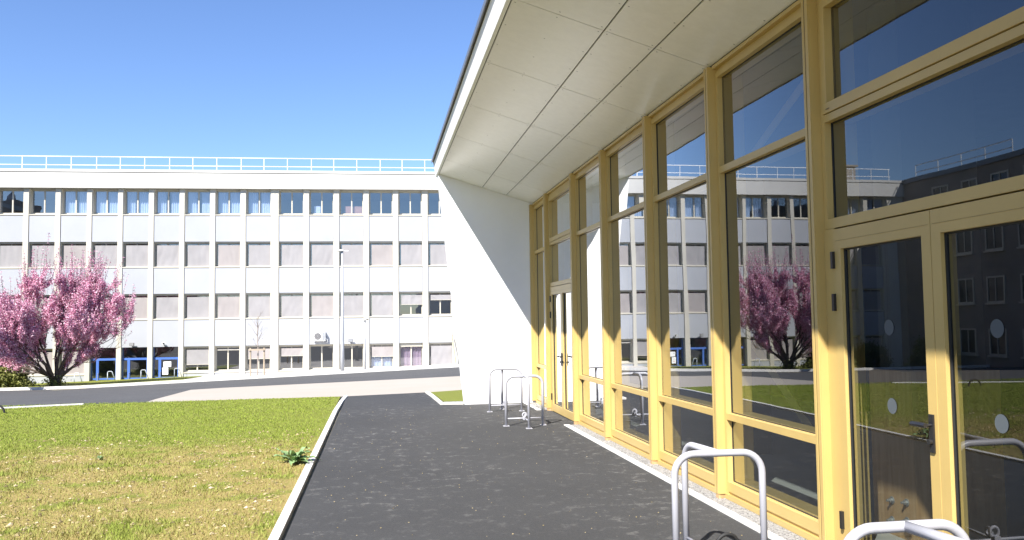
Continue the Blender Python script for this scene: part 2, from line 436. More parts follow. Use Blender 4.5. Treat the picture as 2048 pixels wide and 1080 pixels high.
# end wall with slanted outer edge
mb = MB(); mb.prism([(1.285, zs(1.285)+.02), (1.842, -.2), (12, -.2), (12, 4.298), (3.62, 4.298), (3.30, zs(3.3)+.02)], YE, YE+.35)
mb.build('end_wall', M['render'], PAV)
mb = MB(); mb.prism([(1.285, zs(1.285)+.02), (1.842, -.2), (12, -.2), (12, 4.298), (3.62, 4.298), (3.30, zs(3.3)+.02)], YB-.38, YB-.04)
mb.build('end_wall', M['render'], PAV)  # unseen near end wall, added to keep sky light off the mullion sides
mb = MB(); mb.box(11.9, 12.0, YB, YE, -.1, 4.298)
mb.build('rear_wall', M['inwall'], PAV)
# interior
def tilefloor():
    mt, nt, b = newmat('floor_tile'); v = coords(nt)
    br = nt.nodes.new('ShaderNodeTexBrick'); br.offset = 0; br.inputs['Scale'].default_value = 1
    br.inputs['Brick Width'].default_value = .6; br.inputs['Row Height'].default_value = .6; br.inputs['Mortar Size'].default_value = .006
    br.inputs['Color1'].default_value = (.50, .50, .49, 1); br.inputs['Color2'].default_value = (.54, .54, .53, 1); br.inputs['Mortar'].default_value = (.5, .5, .5, 1)
    nt.links.new(v, br.inputs['Vector']); nt.links.new(br.outputs[0], b.inputs['Base Color']); b.inputs['Roughness'].default_value = .5
    return mt
MB().box(3.62, 11.9, YB, YE, -.1, .03).build('interior_floor', tilefloor(), PAV)
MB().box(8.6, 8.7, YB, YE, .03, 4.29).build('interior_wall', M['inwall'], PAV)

mullY = [18.0, 16.40, 14.11, 12.13, 10.03, 8.01, 6.02, 3.43, 1.43, -.57, -2.6, -4.6]
doors = {1, 6}
MW = .09
for i, yf in enumerate(mullY):
    y1 = yf-.003 if i == 0 else yf; y0 = yf-MW
    zb = .05
    mb = MB()
    mb.box(3.262, 3.60, y0, y1, zb, 4.245)
    mb.box(3.250, 3.262, y0+.004, y0+.045, zb, 4.245); mb.box(3.247, 3.262, y1-.034, y1-.002, zb, 4.245)
    mb.box(3.2505, 3.2625, y0+.0455, y1-.0345, zb, 4.243, 1)
    mb.box(3.600, 3.635, y0+.02, y1-.02, .03, 4.245)
    mb.build('mullion', [M['yellow'], M['gasket']], PAV, bevel=.0015)
    if i: MB().box(3.255, 3.40, y0+.01, y1-.01, .0, zb-.002).build('mullion_foot', M['wood'], PAV)
def zbox(mb, y0, y1, z0, z1, xf=XF, xb=3.52, mi=0): mb.box(xf, xb, y0, y1, z0, z1, mi)
for i in range(len(mullY)-1):
    yt, yb = mullY[i]-MW, mullY[i+1]; door = i in doors
    L = yt-yb; st = .052
    # fixed frame
    fr = MB()
    zlo = 2.395 if door else .055
    for ya, yz in ((yb+.0015, yb+st), (yt-st, yt-.0015)):
        zbox(fr, ya, yz, zlo if not door else 2.40, 4.13)
        fr.box(3.40, 3.60, ya if ya < (yb+yt)/2 else ya+.012, yz-.012 if ya < (yb+yt)/2 else yz, zlo+.01, 4.12)
    zbox(fr, yb+.0015, yt-.0015, 4.131, 4.185); fr.box(3.345, 3.52, yb+.002, yt-.002, 4.186, 4.262); fr.box(3.30, 3.36, yb+.002, yt-.002, 4.222, 4.256)
    if not door:
        zbox(fr, yb+st, yt-st, .0825, .175, XF, 3.60); fr.box(3.345, 3.58, yb+.002, yt-.002, .060, .0815)
        fr.box(3.318, 3.57, yb+.002, yt-.002, .01, .0585); fr.box(3.32, 3.335, yb+.01, yt-.01, -.02, .01)
    else:
        zbox(fr, yb+st, yt-st, 2.40, 2.475, XF-.004, 3.56)
    fr.build('window_frame', M['yellow'], PAV, bevel=.0015)
    gk = MB(); 
    zones = [(2.475, 3.205), (3.345, 4.131)] if door else [(.175, .768), (.832, 3.17), (3.235, 4.131)]
    if door:
        tr = MB(); zbox(tr, yb+st, yt-st, 3.205, 3.262, XF, 3.55); zbox(tr, yb+st, yt-st, 3.268, 3.345, XF-.012, 3.54)
        tr.box(XF-.012, 3.44, yb+st, yb+st+.06, 3.345, 4.131); tr.box(XF-.012, 3.44, yt-st-.06, yt-st, 3.345, 4.131); tr.box(XF-.012, 3.44, yb+st+.06, yt-st-.06, 4.07, 4.131)
        tr.box(XF-.016, XF-.012, yt-st-.10, yt-st-.05, 3.29, 3.30, 1)
        tr.build('transom', [M['yellow'], M['gasket']], PAV, bevel=.0015)
    else:
        for z0, z1 in ((.768, .832), (3.17, 3.235)):
            tr = MB(); zbox(tr, yb+st, yt-st, z0, z1, XF, 3.60); tr.build('transom', M['yellow'], PAV, bevel=.0015)
    for zi, (z0, z1) in enumerate(zones):
        ins = .06 if (door and zi == 1) else 0
        g = MB(); ry = R(rnd.uniform(-.28, .28)); ya, yz = yb+st+ins+.001, yt-st-ins-.001
        dx = math.tan(ry)*(yz-ya)/2
        g.quad([(XG-dx, ya, z0), (XG+dx, yz, z0), (XG+dx, yz, z1-ins), (XG-dx, ya, z1-ins)])
        g.build('glass_pane', M['glass'], PAV)
        b = .008                                    # black gasket round each pane
        for q in ((ya, ya+b, z0, z1-ins), (yz-b, yz, z0, z1-ins)): gk.box(XG-.004, XG+.012, *q)
        for q in ((ya+b, yz-b, z0, z0+b), (ya+b, yz-b, z1-ins-b, z1-ins)): gk.box(XG-.004, XG+.012, *q)
    gk.build('glazing_gasket', M['gasket'], PAV)
    if door:
        # outer door frame
        jf = MB(); jw = .14
        jf.box(XF-.006, 3.50, yb+.0015, yb+jw, .0, 2.398); jf.build('door_jamb', M['yellow'], PAV, bevel=.0015)
        jf = MB(); jf.box(XF-.006, 3.50, yt-jw, yt-.0015, .0, 2.398); jf.build('door_jamb', M['yellow'], PAV, bevel=.0015)
        a0, a1 = yb+jw+.004, yt-jw-.004; mid = (a0+a1)/2
        for li, (q0, q1) in enumerate(((mid+.003, a1), (a0, mid-.003))):
            lf = MB(); s = .088; xf = XF-.012
            lf.box(xf, 3.42, q0, q0+s, .015, 2.388); lf.box(xf, 3.42, q1-s, q1, .015, 2.388)
            lf.box(xf, 3.42, q0+s, q1-s, 2.24, 2.388); lf.box(xf, 3.42, q0+s, q1-s, .015, .15)
            lf.box(xf-.003, xf, q0+.02, q1-.02, 2.30, 2.304, 1)
            leaf = lf.build('door_leaf', [M['yellow'], M['gasket']], PAV, bevel=.0015)
            XD = xf+.038; g = MB(); g.quad([(XD, q0+s, .15), (XD, q1-s, .15), (XD, q1-s, 2.24), (XD, q0+s, 2.24)]); g.build('door_glass', M['glass'], leaf)
            gk = MB(); b = .010
            for q in ((q0+s, q0+s+b, .15, 2.24), (q1-s-b, q1-s, .15, 2.24), (q0+s+b, q1-s-b, .15, .15+b), (q0+s+b, q1-s-b, 2.24-b, 2.24)): gk.box(XD-.012, XD+.01, *q)
            gk.build('door_gasket', M['gasket'], leaf)
            hy = q1+.004 if li == 0 else q0-.004
            for hz in (2.10, 1.79, .22):
                MB().box(xf-.022, xf+.0, hy-.014, hy+.014, hz, hz+.125).build('hinge', M['black'], leaf)
            py = q0+.05 if li == 0 else q1-.05; sg = 1 if li == 0 else -1
            hb = MB(); hb.box(xf-.014, xf-.001, py-.021, py+.021, .92, 1.15)
            hb.tube([(xf-.012, py, 1.085), (xf-.055, py, 1.085)], .010, 8)
            hb.tube([(xf-.055, py-sg*.01, 1.085), (xf-.058, py+sg*.06, 1.085), (xf-.058, py+sg*.125, 1.083)], [.016, .016, .015], 8)
            hb.tube([(xf-.012, py, .985), (xf-.035, py, .985)], .018, 10)
            if (i == 6 and li == 0) or i == 1: hb.build('door_handle', M['black'], leaf, bevel=.002)
            if i == 6:
                cy = (q0+q1)/2
                for cz in (1.672, 1.155):
                    d = MB(); yy = 5.195 if li == 0 else 4.197
                    d.quad([(XD-.003, yy+.052*math.cos(t*math.pi/12), cz+.052*math.sin(t*math.pi/12)) for t in range(24)])
                    d.build('safety_dot', M['sticker'], leaf)
# glulam posts inside, with bolts on the first
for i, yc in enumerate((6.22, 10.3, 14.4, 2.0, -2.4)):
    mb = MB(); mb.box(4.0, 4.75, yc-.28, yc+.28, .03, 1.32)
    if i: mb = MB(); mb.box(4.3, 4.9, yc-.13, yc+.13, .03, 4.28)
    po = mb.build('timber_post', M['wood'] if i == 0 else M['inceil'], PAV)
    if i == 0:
        MB().box(4.05, 4.7, yc-.20, yc+.20, 1.322, 4.28).build('timber_post', M['inceil'], PAV)  # upper post dark grey instead of wood, its shade put into the colour
        for by, bz in ((6.242, .30), (6.054, .32), (6.250, .145), (6.057, .18)):
            b = MB(); b.tube([(4.0, by, bz), (3.993, by, bz)], .030, 14); b.tube([(3.993, by, bz), (3.972, by, bz)], .018, 6); b.tube([(3.972, by, bz), (3.95, by, bz)], .010, 8)
            b.build('bolt', M['galv'], po)
mb = MB(); mb.tube([(4.2, 9.1, 1.45), (4.2, 7.2, .22)], .05, 4)
mb.build('diagonal_brace', M['yellow'], PAV)
mb = MB(); mb.tube([(4.2, 8.9, 3.62), (4.2, 7.3, 4.25)], .05, 4)
mb.build('diagonal_brace', M['yellow'], PAV)

# ------------------------------------------------------------------ bicycle racks
def rack_mb(w, side):
    """hoop of width w in x, a second bent tube leaving its top middle towards side (+1 away, -1 near); h = .83"""
    h, r, t = .82, .14, .0245
    mb = MB()
    x0, x1 = -w/2, w/2
    pts = [(x0, 0, 0)] + [tuple(p) for p in arc((x0+r, 0, h-r), r, 180, 90, (1, 0, 0), (0, 0, 1), 8)] + [tuple(p) for p in arc((x1-r, 0, h-r), r, 90, 0, (1, 0, 0), (0, 0, 1), 8)] + [(x1, 0, 0)]
    mb.tube(pts, t, 14)
    return mb, h, r, t
def rack(loc, w, side, reach, dx, label, feet=True, rz=0):
    root = empty('bicycle_rack', loc, rz); tag(root, label, 'bicycle rack', 'white tube bicycle racks along the glazing')
    mb, h, r, t = rack_mb(w, side); mb.build('hoop', M['rack'], root, smooth=True)
    b = MB(); d = Vector((dx, side*reach, 0)); L = d.length; d.normalize()
    st = Vector((.0, 0, h))
    c = st + d*(L-r) - Vector((0, 0, r))
    b.tube([st+d*.0, st+d*(L-r-.02)] + arc(c, r, 90, 0, d, (0, 0, 1), 8) + [st+d*L-Vector((0, 0, h))], t, 14)
    b.build('branch_hoop', M['rack'], root, smooth=True)
    c2 = MB(); c2.tube([(-w/2, 0, .125), (w/2, 0, .125)], .011, 8); c2.tube([(0, 0, .125), (dx, side*reach, .125)], .011, 8)
    c2.build('cross_bar', M['rack'], root, smooth=True)
    ft = ((-w/2, 0), (w/2, 0), (dx, side*reach))
    for fx, fy in ft:
        f = MB(); f.box(fx-.05, fx+.05, fy-.04, fy+.04, .001, .010); f.tube([(fx-.035, fy, .01), (fx-.035, fy, .018)], .006, 6); f.tube([(fx+.035, fy, .01), (fx+.035, fy, .018)], .006, 6)
        f.build('foot_plate', M['rack'], root)
    e = MB(); e.box(-.03, .02, -.03*1, .03, .10, .155); e.tube(arc((0.0, 0, .18), .036, 0, 360, (1, 0, 0), (0, 0, 1), 16), .011, 8, cap=False); e.tube(arc((0.0, side*.05, .17), .030, 0, 360, (0, 1, 0), (0, 0, 1), 16), .010, 8, cap=False)
    e.build('lock_ring', M['rack'], root, smooth=False)
    return root
rack((2.442, 16.37, 0), .625, 1, .40, -.01, 'farthest white bicycle rack standing against the sunlit white end wall')
rack((2.42, 14.10, 0), .625, -1, .41, .0, 'white bicycle rack just in front of the farthest rack, near the far yellow door')
rack((2.315, 5.63, 0), .625, 1, .52, -.07, 'large white bicycle rack standing before the third glazed bay at the bottom edge', rz=R(-2))
rack((2.30, 3.50, 0), .60, -1, .45, .05, 'nearest white bicycle rack, only its curved top showing in front of the near door')

# black strap loop and black tube loop at picture edges
mb = MB(); mb.tube(arc((0, 0, .10), .085, 0, 360, (1, 0, 0), (0, 0, 1), 32), .014, 8, cap=False)
o = mb.build('rubber_tyre', M['tyre'], smooth=True); o.location = (2.50, 5.98, .0); o.rotation_euler = (R(8), 0, R(4))
tag(o, 'small black rubber loop standing under the large white bicycle rack', 'tyre')
mb = MB(); mb.tube(arc((0, 0, .0), .17, -10, 190, (1, 0, 0), (0, 0, 1), 20), .022, 8)
o = mb.build('drain_hose', M['tyre'], smooth=True); o.location = (-7.72, 18.95, .0)
tag(o, 'black bent hose loop sticking up from the far left edge of the lawn', 'hose')

# ------------------------------------------------------------------ school block
FZ = R(-2.06)
SB = empty('school_block', (-11.841, 51.16, 0), FZ)
tag(SB, 'long white four storey school block with cream pillars and rows of blinds across the road', 'building')
PITCHM = 1.715
left = [-14.48, -12.76, -11.05, -9.33, -7.62, -5.92, -4.23, -2.54, -.84, .86, 2.57, 4.29, 6.16, 7.89, 9.63, 11.36, 13.09, 14.83, 16.55, 18.3]
W = 1.43
SE0, SE1 = -14.90, 19.9
# pillars
for i, s in enumerate(left+[20.02]):
    prev = left[i-1]+W if i else SE0
    s0 = prev+.0005; s1 = (s if i < len(left) else SE1+.2)-.0005
    mb = MB(); mb.box(s0, s1, 0, .40, -2.4, 9.40); mb.box(s0, s1, .03, .40, 9.40, 9.615)
    if s1-s0 > .4: mb.box((s0+s1)/2-.006, (s0+s1)/2+.006, -.002, .0, -2.4, 9.4, 1)
    mb.build('pillar', [M['cream'], M['shadegrey']], SB)
# rear structure: floor slabs, spine wall, ends
mb = MB(); 
for z in (-1.75, 1.55, 4.55, 7.55, 9.62): mb.box(SE0, SE1, .42, 7, z, z+.28)
mb.build('floor_slab', M['cream'], SB)
mb = MB(); mb.box(SE0, SE1, 4.2, 4.3, -2.4, 9.6); 
for s in left[::3]: mb.box(s-.17, s-.09, .45, 4.2, -2.4, 9.6)
mb.build('interior_partition', paint('classroom_wall', (.30, .31, .33), .9, .05), SB)
mb = MB(); mb.box(SE0-1.3, SE0-.002, .05, 12, -2.4, 10.4); mb.box(SE1+.202, SE1+.3, .05, 12, -2.4, 10.4); mb.box(SE0, SE1, 11.9, 12, -2.4, 10.4)
mb.build('outer_wall', M['render2'], SB)
mb = MB(); mb.box(SE0-1.3, SE1+.3, -.20, 12.1, 9.617, 10.49); mb.box(SE0-1.32, SE1+.32, -.14, 12.15, 10.49, 10.53, 1); mb.box(SE0-1.34, SE1+.34, -.23, 12.15, 10.53, 10.69)  # dark band in the groove paints the shadow line below the cap
mb.build('parapet', [M['render2'], M['flash']], SB)
rail = MB(); rail.tube([(SE0, .1, 11.46), (SE1, .1, 11.46)], .024, 6); rail.tube([(SE0, .1, 10.97), (SE1, .1, 10.97)], .020, 6)
rl = rail.build('roof_railing', M['whitemetal'], SB)
s = SE0+.1; k = 0; pm = None
while s < SE1:
    if pm is None:
        pm = MB().tube([(0, 0, 10.69), (0, 0, 11.46)], .022, 6).build('railing_post', M['whitemetal'], rl); pm.location = (s, .1, 0); pm.rotation_euler = (0, 0, 0)
    else: inst('railing_post', pm, rl, (s, .1, 0))
    s += 1.34+.05*math.sin(k*2.1); k += 1
MB().box(-14.3, -13.4, 3.2, 4.2, 10.69, 12.2).box(-14.45, -13.25, 3.05, 4.35, 12.2, 12.32).build('chimney', M['wing'], SB)
# panels
pan = None
for r, (z0, z1) in enumerate(((6.555, 8.05), (3.555, 5.03), (.525, 2.04))):
    for s in left:
        p = MB().box(.012, W-.012, .045, .34, z0, z1-.015).build('spandrel_panel', M['panel'], SB) if pan is None or pan[1] != r else inst('spandrel_panel', pan[0], SB)
        if pan is None or pan[1] != r: pan = (p, r)
        p.location = (s, 0, 0)
doorset = (-4.23, -2.54, -.84)
base = None
for s in left:
    if s in doorset: continue
    if base is None: base = MB().box(.012, W-.012, .05, .34, -2.4, -1.02).build('plinth_panel', M['panel'], SB); base.location = (s, 0, 0)
    else: inst('plinth_panel', base, SB, (s, 0, 0))
# ledges + dark joints
for z in (8.055, 5.035, 2.045, -1.01):
    for s in left:
        if z < 0 and s in doorset: continue
        pass
ledge = {}
def mk(kind, z0, z1):
    """window of height z0..z1 in local z; parts: frame with sill; returns function"""
def window(s, z0, z1, style, open_=False, seed=0):
    H = z1-z0; rr = random.Random(seed)
    yg = .36 if style in ('plain', 'curtain', 'box', 'orange') else .33
    key = (round(H, 2), 'f', yg)
    if key not in ledge:
        m_ = MB(); f = .055
        m_.box(.001, W-.001, .02, yg+.1, 0, .055)                       # sill
        m_.quad([(.001, .02, .055), (W-.001, .02, .055), (W-.001, yg-.03, .105), (.001, yg-.03, .105)])
        for a, b in ((.03, .03+f), (W-.03-f, W-.03), (W/2-.035, W/2+.035)): m_.box(a, b, yg-.03, yg+.04, .10, H-.06)
        m_.box(.03, W-.03, yg-.028, yg+.042, H-.12, H-.06); m_.box(.03, W-.03, yg-.028, yg+.042, .10, .165)
        m_.box(.001, .03, .05, yg+.06, .055, H-.001); m_.box(W-.03, W-.001, .05, yg+.06, .055, H-.001)
        m_.box(.03, W-.03, .20, yg+.06, H-.058, H-.001)
        me = m_.build('window', M['whiteframe'], SB); ledge[key] = me; w = me; w.location = (s, 0, z0)
    else: w = inst('window', ledge[key], SB, (s, 0, z0))
    if ('p', key) not in ledge:
        g = MB(); g.quad([(.085, yg, .165), (W/2-.035, yg, .165), (W/2-.035, yg, H-.12), (.085, yg, H-.12)]); g.quad([(W/2+.035, yg+.01, .165), (W-.085, yg+.01, .165), (W-.085, yg+.01, H-.12), (W/2+.035, yg+.01, H-.12)])
        p = g.build('pane', M['farglass'], w); ledge[('p', key)] = p
    else: inst('pane', ledge[('p', key)], w)
    def cloth(nm, x0, x1, zt, zb, y, mat, amp, wl, wr=0):
        c = MB(); nx = 26; nz = 10; ph = rr.uniform(0, 6); sl = rr.uniform(-2.5, 2.5)
        vs = [[(x0+(x1-x0)*a/nx, y+amp*math.sin(ph+a/nx*wl+math.sin(a*.9+ph)*.6)*(1 if not wr else math.sin(b/nz*3+ph))+wr*noise.noise(Vector((a*.22+sl*b*.1+seed*3.1, b*.16, seed))), zt+(zb-zt)*b/nz) for a in range(nx+1)] for b in range(nz+1)]
        k = 0; c.v = [q for row in vs for q in row]
        for b in range(nz):
            for a in range(nx): c.f.append((b*(nx+1)+a, b*(nx+1)+a+1, (b+1)*(nx+1)+a+1, (b+1)*(nx+1)+a)); c.mi.append(0)
        return c.build(nm, mat, w, smooth=True)
    if style == 'curtain':
        cloth('curtain', .10, W/2-.04+rr.uniform(-.12, 0), H-.1, .12, yg+.10, M['curtain'], .030, 26)
        cloth('curtain', W/2+.04+rr.uniform(0, .12), W-.10, H-.1, .12, yg+.10, M['curtain'], .030, 26)
    elif style[:5] == 'blind':
        fr = float(style[6:9]); rm = M['roller2'] if 'p' in style else M['roller']
        zb = H-.10-(H-.20)*fr
        cloth('roller_blind', .15, W-.04, H-.20, zb, .20, rm, .003, 9, .016)
        b = MB(); b.box(.15, W-.04, .185, .215, zb-.025, zb); b.build('blind_rail', M['whiteframe'], w); MB().box(.03, W-.03, .15, .30, H-.09, H-.004).build('blind_cassette', M['whiteframe'], w)
        if 'c' in style: cloth('curtain', .12, W-.12, H*.5, .14, yg+.10, M['curtain'], .03, 40)
    elif style == 'pink':
        cloth('curtain', .12, W/2-.04, H-.25, .12, yg+.10, M['pinkcurtain'], .03, 18); cloth('curtain', W/2+.04, W-.12, H-.25, .12, yg+.10, M['pinkcurtain'], .03, 18)
        MB().box(.05, W-.05, .18, .28, H-.22, H-.06).build('blind_rail', M['whiteframe'], w)
    elif style == 'box':
        MB().box(.25, .62, yg+.15, yg+.4, .12, .62).build('cupboard', M['paper'], w)
    elif style == 'orange':
        MB().box(.3, 1.32, yg+.15, yg+.4, .12, .62).build('cupboard', paint('orange_board', (.62, .33, .22), .8), w)
    if open_:
        MB().box(W-.09, W-.055, yg-.40, yg-.03, .12, H-.13).build('open_sash', M['shadegrey'], w)
    return w
for i, s in enumerate(left):
    top = 'plain' if s < -5.95 or s > 6 else 'curtain'
    if s < -9.4: top = ('curtain', 'curtain', 'plain')[i % 3]
    if abs(s-7.89) < .1: top = 'box'
    if abs(s-9.63) < .1: top = 'orange'
    window(s, 8.07, 9.60, top, False, i)
    window(s, 5.045, 6.553, 'blind_1.0'+('p' if i % 5 == 0 else ''), False, 100+i)
    st = 'blind_1.0'+('p' if i % 3 == 1 else '')
    if abs(s-13.09) < .1: st = 'blind_0.52'
    if abs(s-14.83) < .1: st = 'blind_0.35'
    window(s, 2.055, 3.553, st, False, 200+i)
    if s in doorset: continue
    st = {.86: 'blind_0.72', 2.57: 'blind_0.18', 4.29: 'blind_0.5p', 6.16: 'blind_0.4p', 7.89: 'none', 9.63: 'none', 11.36: 'blind_0.58cp', 13.09: 'pink', 14.83: 'blind_0.95'}.get(s, 'blind_1.0p')
    window(s, -1.01, .523, st, False, 300+i)
# blue entrance doors, set back in the three dark bays
for k, s in enumerate(doorset):
    b = MB(); b.box(.001, W-.001, 1.0, 1.1, -.4+.55, .60); b.box(.001, .012, .40, 1.1, -2.2, .523)
    b.build('recess_head', M['shadegrey'], SB)
    d = MB(); y0, y1 = .20, .28; zb, zt = -1.62, -.08
    d.box(.02, W-.002, y0, y1, zt-.12, zt); d.box(.30, .44, y0, y1, zb, zt-.12); d.box(W-.085, W-.002, y0, y1, zb, zt-.12)
    d.box(.001, .06, y0+.1, y1+.1, zb, .52); d.box(.44, W-.085, y0+.003, y1-.003, -1.28, -1.20); d.box(.06, .30, y0+.003, y1-.003, -1.28, -1.20); d.box(.44, W-.085, y0+.003, y1-.003, zb, zb+.06)
    dd = d.build('entrance_door', M['blue'], SB); dd.location = (s, 0, 0)
    g = MB(); g.quad([(.44, .245, zb+.06), (W-.085, .245, zb+.06), (W-.085, .245, zt-.12), (.44, .245, zt-.12)]); g.quad([(.06, .245, zb), (.30, .245, zb), (.30, .245, zt-.12), (.06, .245, zt-.12)])
    g.quad([(.06, .245, zt), (W-.002, .245, zt), (W-.002, .245, .52), (.06, .245, .52)])
    g.build('door_glass', M['farglass'], dd)
    MB().tube([(.41, .20, -1.35), (.41, .15, -1.33), (.41, .15, -.93), (.41, .20, -.91)], .015, 6).build('door_handle', M['galv'], dd)
    MB().box(.001, W-.001, .05, 1.4, -2.4, zb-.002).build('door_step', M['concrete'], SB).location = (s, 0, 0)
    if k == 2:
        n = MB(); n.box(.58, 1.0, .180, .196, -.62, -.32); n.box(.52, .84, .180, .196, -1.06, -.66)
        no = n.build('paper_notice', M['paper'], dd)
        t = MB(); t.box(.66, .70, .177, .1795, -.45, -.38); t.box(.63, .73, .177, .1795, -.78, -.77); t.box(.64, .72, .177, .1795, -.84, -.83); t.build('notice_print', M['gasket'], no)
        t = MB(); t.tube([(.68, .1795, -.93), (.68, .176, -.93)], .035, 12); t.build('notice_stamp', paint('red_ink', (.6, .12, .12), .8), no)

# ------------------------------------------------------------------ things on / at the school block
def atS(s, y, z=0):
    c, si = math.cos(FZ), math.sin(FZ)
    return (-11.841+s*c-y*si, 51.16+s*si+y*c, z)
ac = empty('air_conditioner', atS(8.56, -.12, .70), FZ); tag(ac, 'white air conditioner outdoor unit fixed above a ground floor window of the school block', 'air conditioner')
MB().box(-.40, .30, -.17, .14, .02, .56).build('casing', M['acwhite'], ac, bevel=.015)
fg = MB()
for r_ in (.05, .10, .15, .20): fg.tube(arc((-.13, -.178, .29), r_, 0, 360, (1, 0, 0), (0, 0, 1), 24), .006, 4, cap=False)
for a in range(0, 180, 30): fg.tube([(-.13-.2*math.cos(R(a)), -.178, .29-.2*math.sin(R(a))), (-.13+.2*math.cos(R(a)), -.178, .29+.2*math.sin(R(a)))], .005, 4)
fg.build('fan_grille', M['galv'], ac)
fan = MB(); fan.tube([(-.13, -.172, .29), (-.13, -.168, .29)], .20, 24); fan.build('fan_opening', M['shadegrey'], ac)
MB().box(.12, .28, -.176, -.168, .06, .50).build('side_vent', M['galv'], ac)
for x in (-.30, .2): MB().box(x-.02, x+.02, -.18, .16, -.03, .02).build('bracket', M['galv'], ac)
MB().tube([(.30, 0, .15), (.40, 0, .12), (.42, .05, -.05), (.36, .14, -.08)], .025, 6).build('coolant_pipe', M['acwhite'], ac)
def spot(s, z, label, cam_=False):
    r_ = empty('security_camera' if cam_ else 'floodlight', atS(s, .04, z), FZ); tag(r_, label, 'camera' if cam_ else 'floodlight', None if cam_ else 'floodlights above the ground floor openings')
    MB().tube([(0, .0, -.02), (.0, -.12, -.03), (0, -.16, .04)], .02, 6).build('arm', M['black'], r_)
    if cam_:
        MB().tube([(-.05, -.12, .09), (.0, -.34, .12)], .085, 12).build('head', M['acwhite'], r_)
        MB().tube([(.003, -.34, .12), (.006, -.36, .121)], .055, 12).build('lens', M['black'], r_)
    else:
        MB().box(-.12, .12, -.24, -.14, .03, .20).build('head', M['shadegrey'], r_, bevel=.01)
        MB().box(-.09, .09, -.246, -.2405, .05, .18).build('lamp_glass', M['galv'], r_)
spot(-1.90, .58, 'small dark floodlight above the middle blue entrance door')
spot(-.14, .60, 'small round security camera above the blue door with paper notices', True)
spot(10.30, .60, 'small dark floodlight beside the tall lamp post, above a dark ground floor window')
# hoops by the entrance
for s, lab in ((-4.58, 'small steel hoop stand beside the trunk of the blossoming cherry tree'), (-2.83, 'small steel hoop stand between the left and middle blue doors'), (-1.05, 'small steel hoop stand between the middle and right blue doors'), (.75, 'small steel hoop stand right of the blue door with notices')):
    x, y, _ = atS(s, -.75); z = vz(x, y)
    m_ = MB(); m_.tube([(-.16, 0, 0), (-.16, 0, .45)]+arc((-.08, 0, .45), .08, 180, 90, (1, 0, 0), (0, 0, 1), 4)+arc((.02, 0, .45), .08, 90, 0, (1, 0, 0), (0, 0, 1), 4)+[(.26, 0, 0)], .022, 6)
    o = m_.build('hoop_stand', paint('pale_blue_steel', (.45, .50, .58), .4) if 'hs' not in M else M['hs'], smooth=True); M['hs'] = o.data.materials[0]
    o.location = (x, y, z); tag(o, lab, 'hoop stand', 'small hoop stands by the blue entrance doors')
# lamp post
lx, ly = -1.80, 44.95; lz = vz(lx, ly)
lp = empty('lamp_post', (lx, ly, lz)); tag(lp, 'tall grey lamp post with a flat white head in front of the school block', 'lamp post')
MB().tube([(0, 0, 0), (0, 0, 1.2), (0, 0, 6.25)], [.105, .095, .05], 12).build('pole', M['lamphead'], lp, smooth=True)
MB().box(-.12, .12, -.12, .12, 0, .02).build('base_plate', M['galv'], lp)
MB().box(-.30, .05, -.15, .15, 6.23, 6.30).box(.05, .32, -.04, .04, 6.22, 6.26).build('lamp_head', M['acwhite'], lp, bevel=.01)
MB().box(-.26, .0, -.1, .1, 6.215, 6.228).build('lamp_lens', M['galv'], lp)
lx, ly = -.64, 45.1; lz = vz(lx, ly)
lp = empty('camera_post', (lx, ly, lz)); tag(lp, 'short slim grey post carrying a small camera, right of the tall lamp post', 'post')
MB().tube([(0, 0, 0), (0, 0, 2.62)], [.055, .04], 10).build('pole', M['lamphead'], lp, smooth=True)
MB().box(-.10, .06, -.14, .10, 2.59, 2.69).build('camera_head', M['acwhite'], lp, bevel=.01)
MB().tube([(.06, -.05, 2.64), (.16, -.1, 2.62)], .03, 8).build('lens', M['black'], lp)
# plank leaning at the right
px, py = 4.42, 50.0; pz = vz(px, py)
o = MB(); o.tube([(0.12, 0, 0), (-.08, .35, 1.72)], .035, 4); o = o.build('wooden_plank', M['stake']); o.location = (px, py, pz)
tag(o, 'thin wooden plank leaning upright against the far right end of the school block', 'plank')

# ------------------------------------------------------------------ shaded side wing (seen in the glazing)
WG = empty('side_wing', (-27.6, 51, 0)); tag(WG, 'dark grey shaded wing with rows of windows, reflected in the near glass door', 'building')
H0 = 10.4
def wx(x): return x
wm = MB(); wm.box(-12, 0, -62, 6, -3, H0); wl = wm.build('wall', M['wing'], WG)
MB().box(-12.2, .15, -62.2, 6, H0+.002, H0+.30).build('coping', M['flash'], WG)
MB().box(-5, -1.5, -22, -18, H0+.302, H0+1.3).build('rooftop_box', M['wing'], WG)
MB().tube([(-3, -20, H0+1.3), (-3, -20, H0+1.9), (-3, -20, H0+2.3)], [.3, .2, .05], 10).build('vent_cowl', M['galv'], WG)
rr = MB(); rr.tube([(-.2, -.5, H0+1.1), (-.2, -9, H0+1.1)], .03, 6); rr.tube([(-.2, -.5, H0+.65), (-.2, -9, H0+.65)], .03, 6)
for y in (-.5, -2.6, -4.7, -6.8, -9): rr.tube([(-.2, y, H0+.3), (-.2, y, H0+1.1)], .025, 6)
rr.build('roof_railing', M['whitemetal'], WG)
wp = None
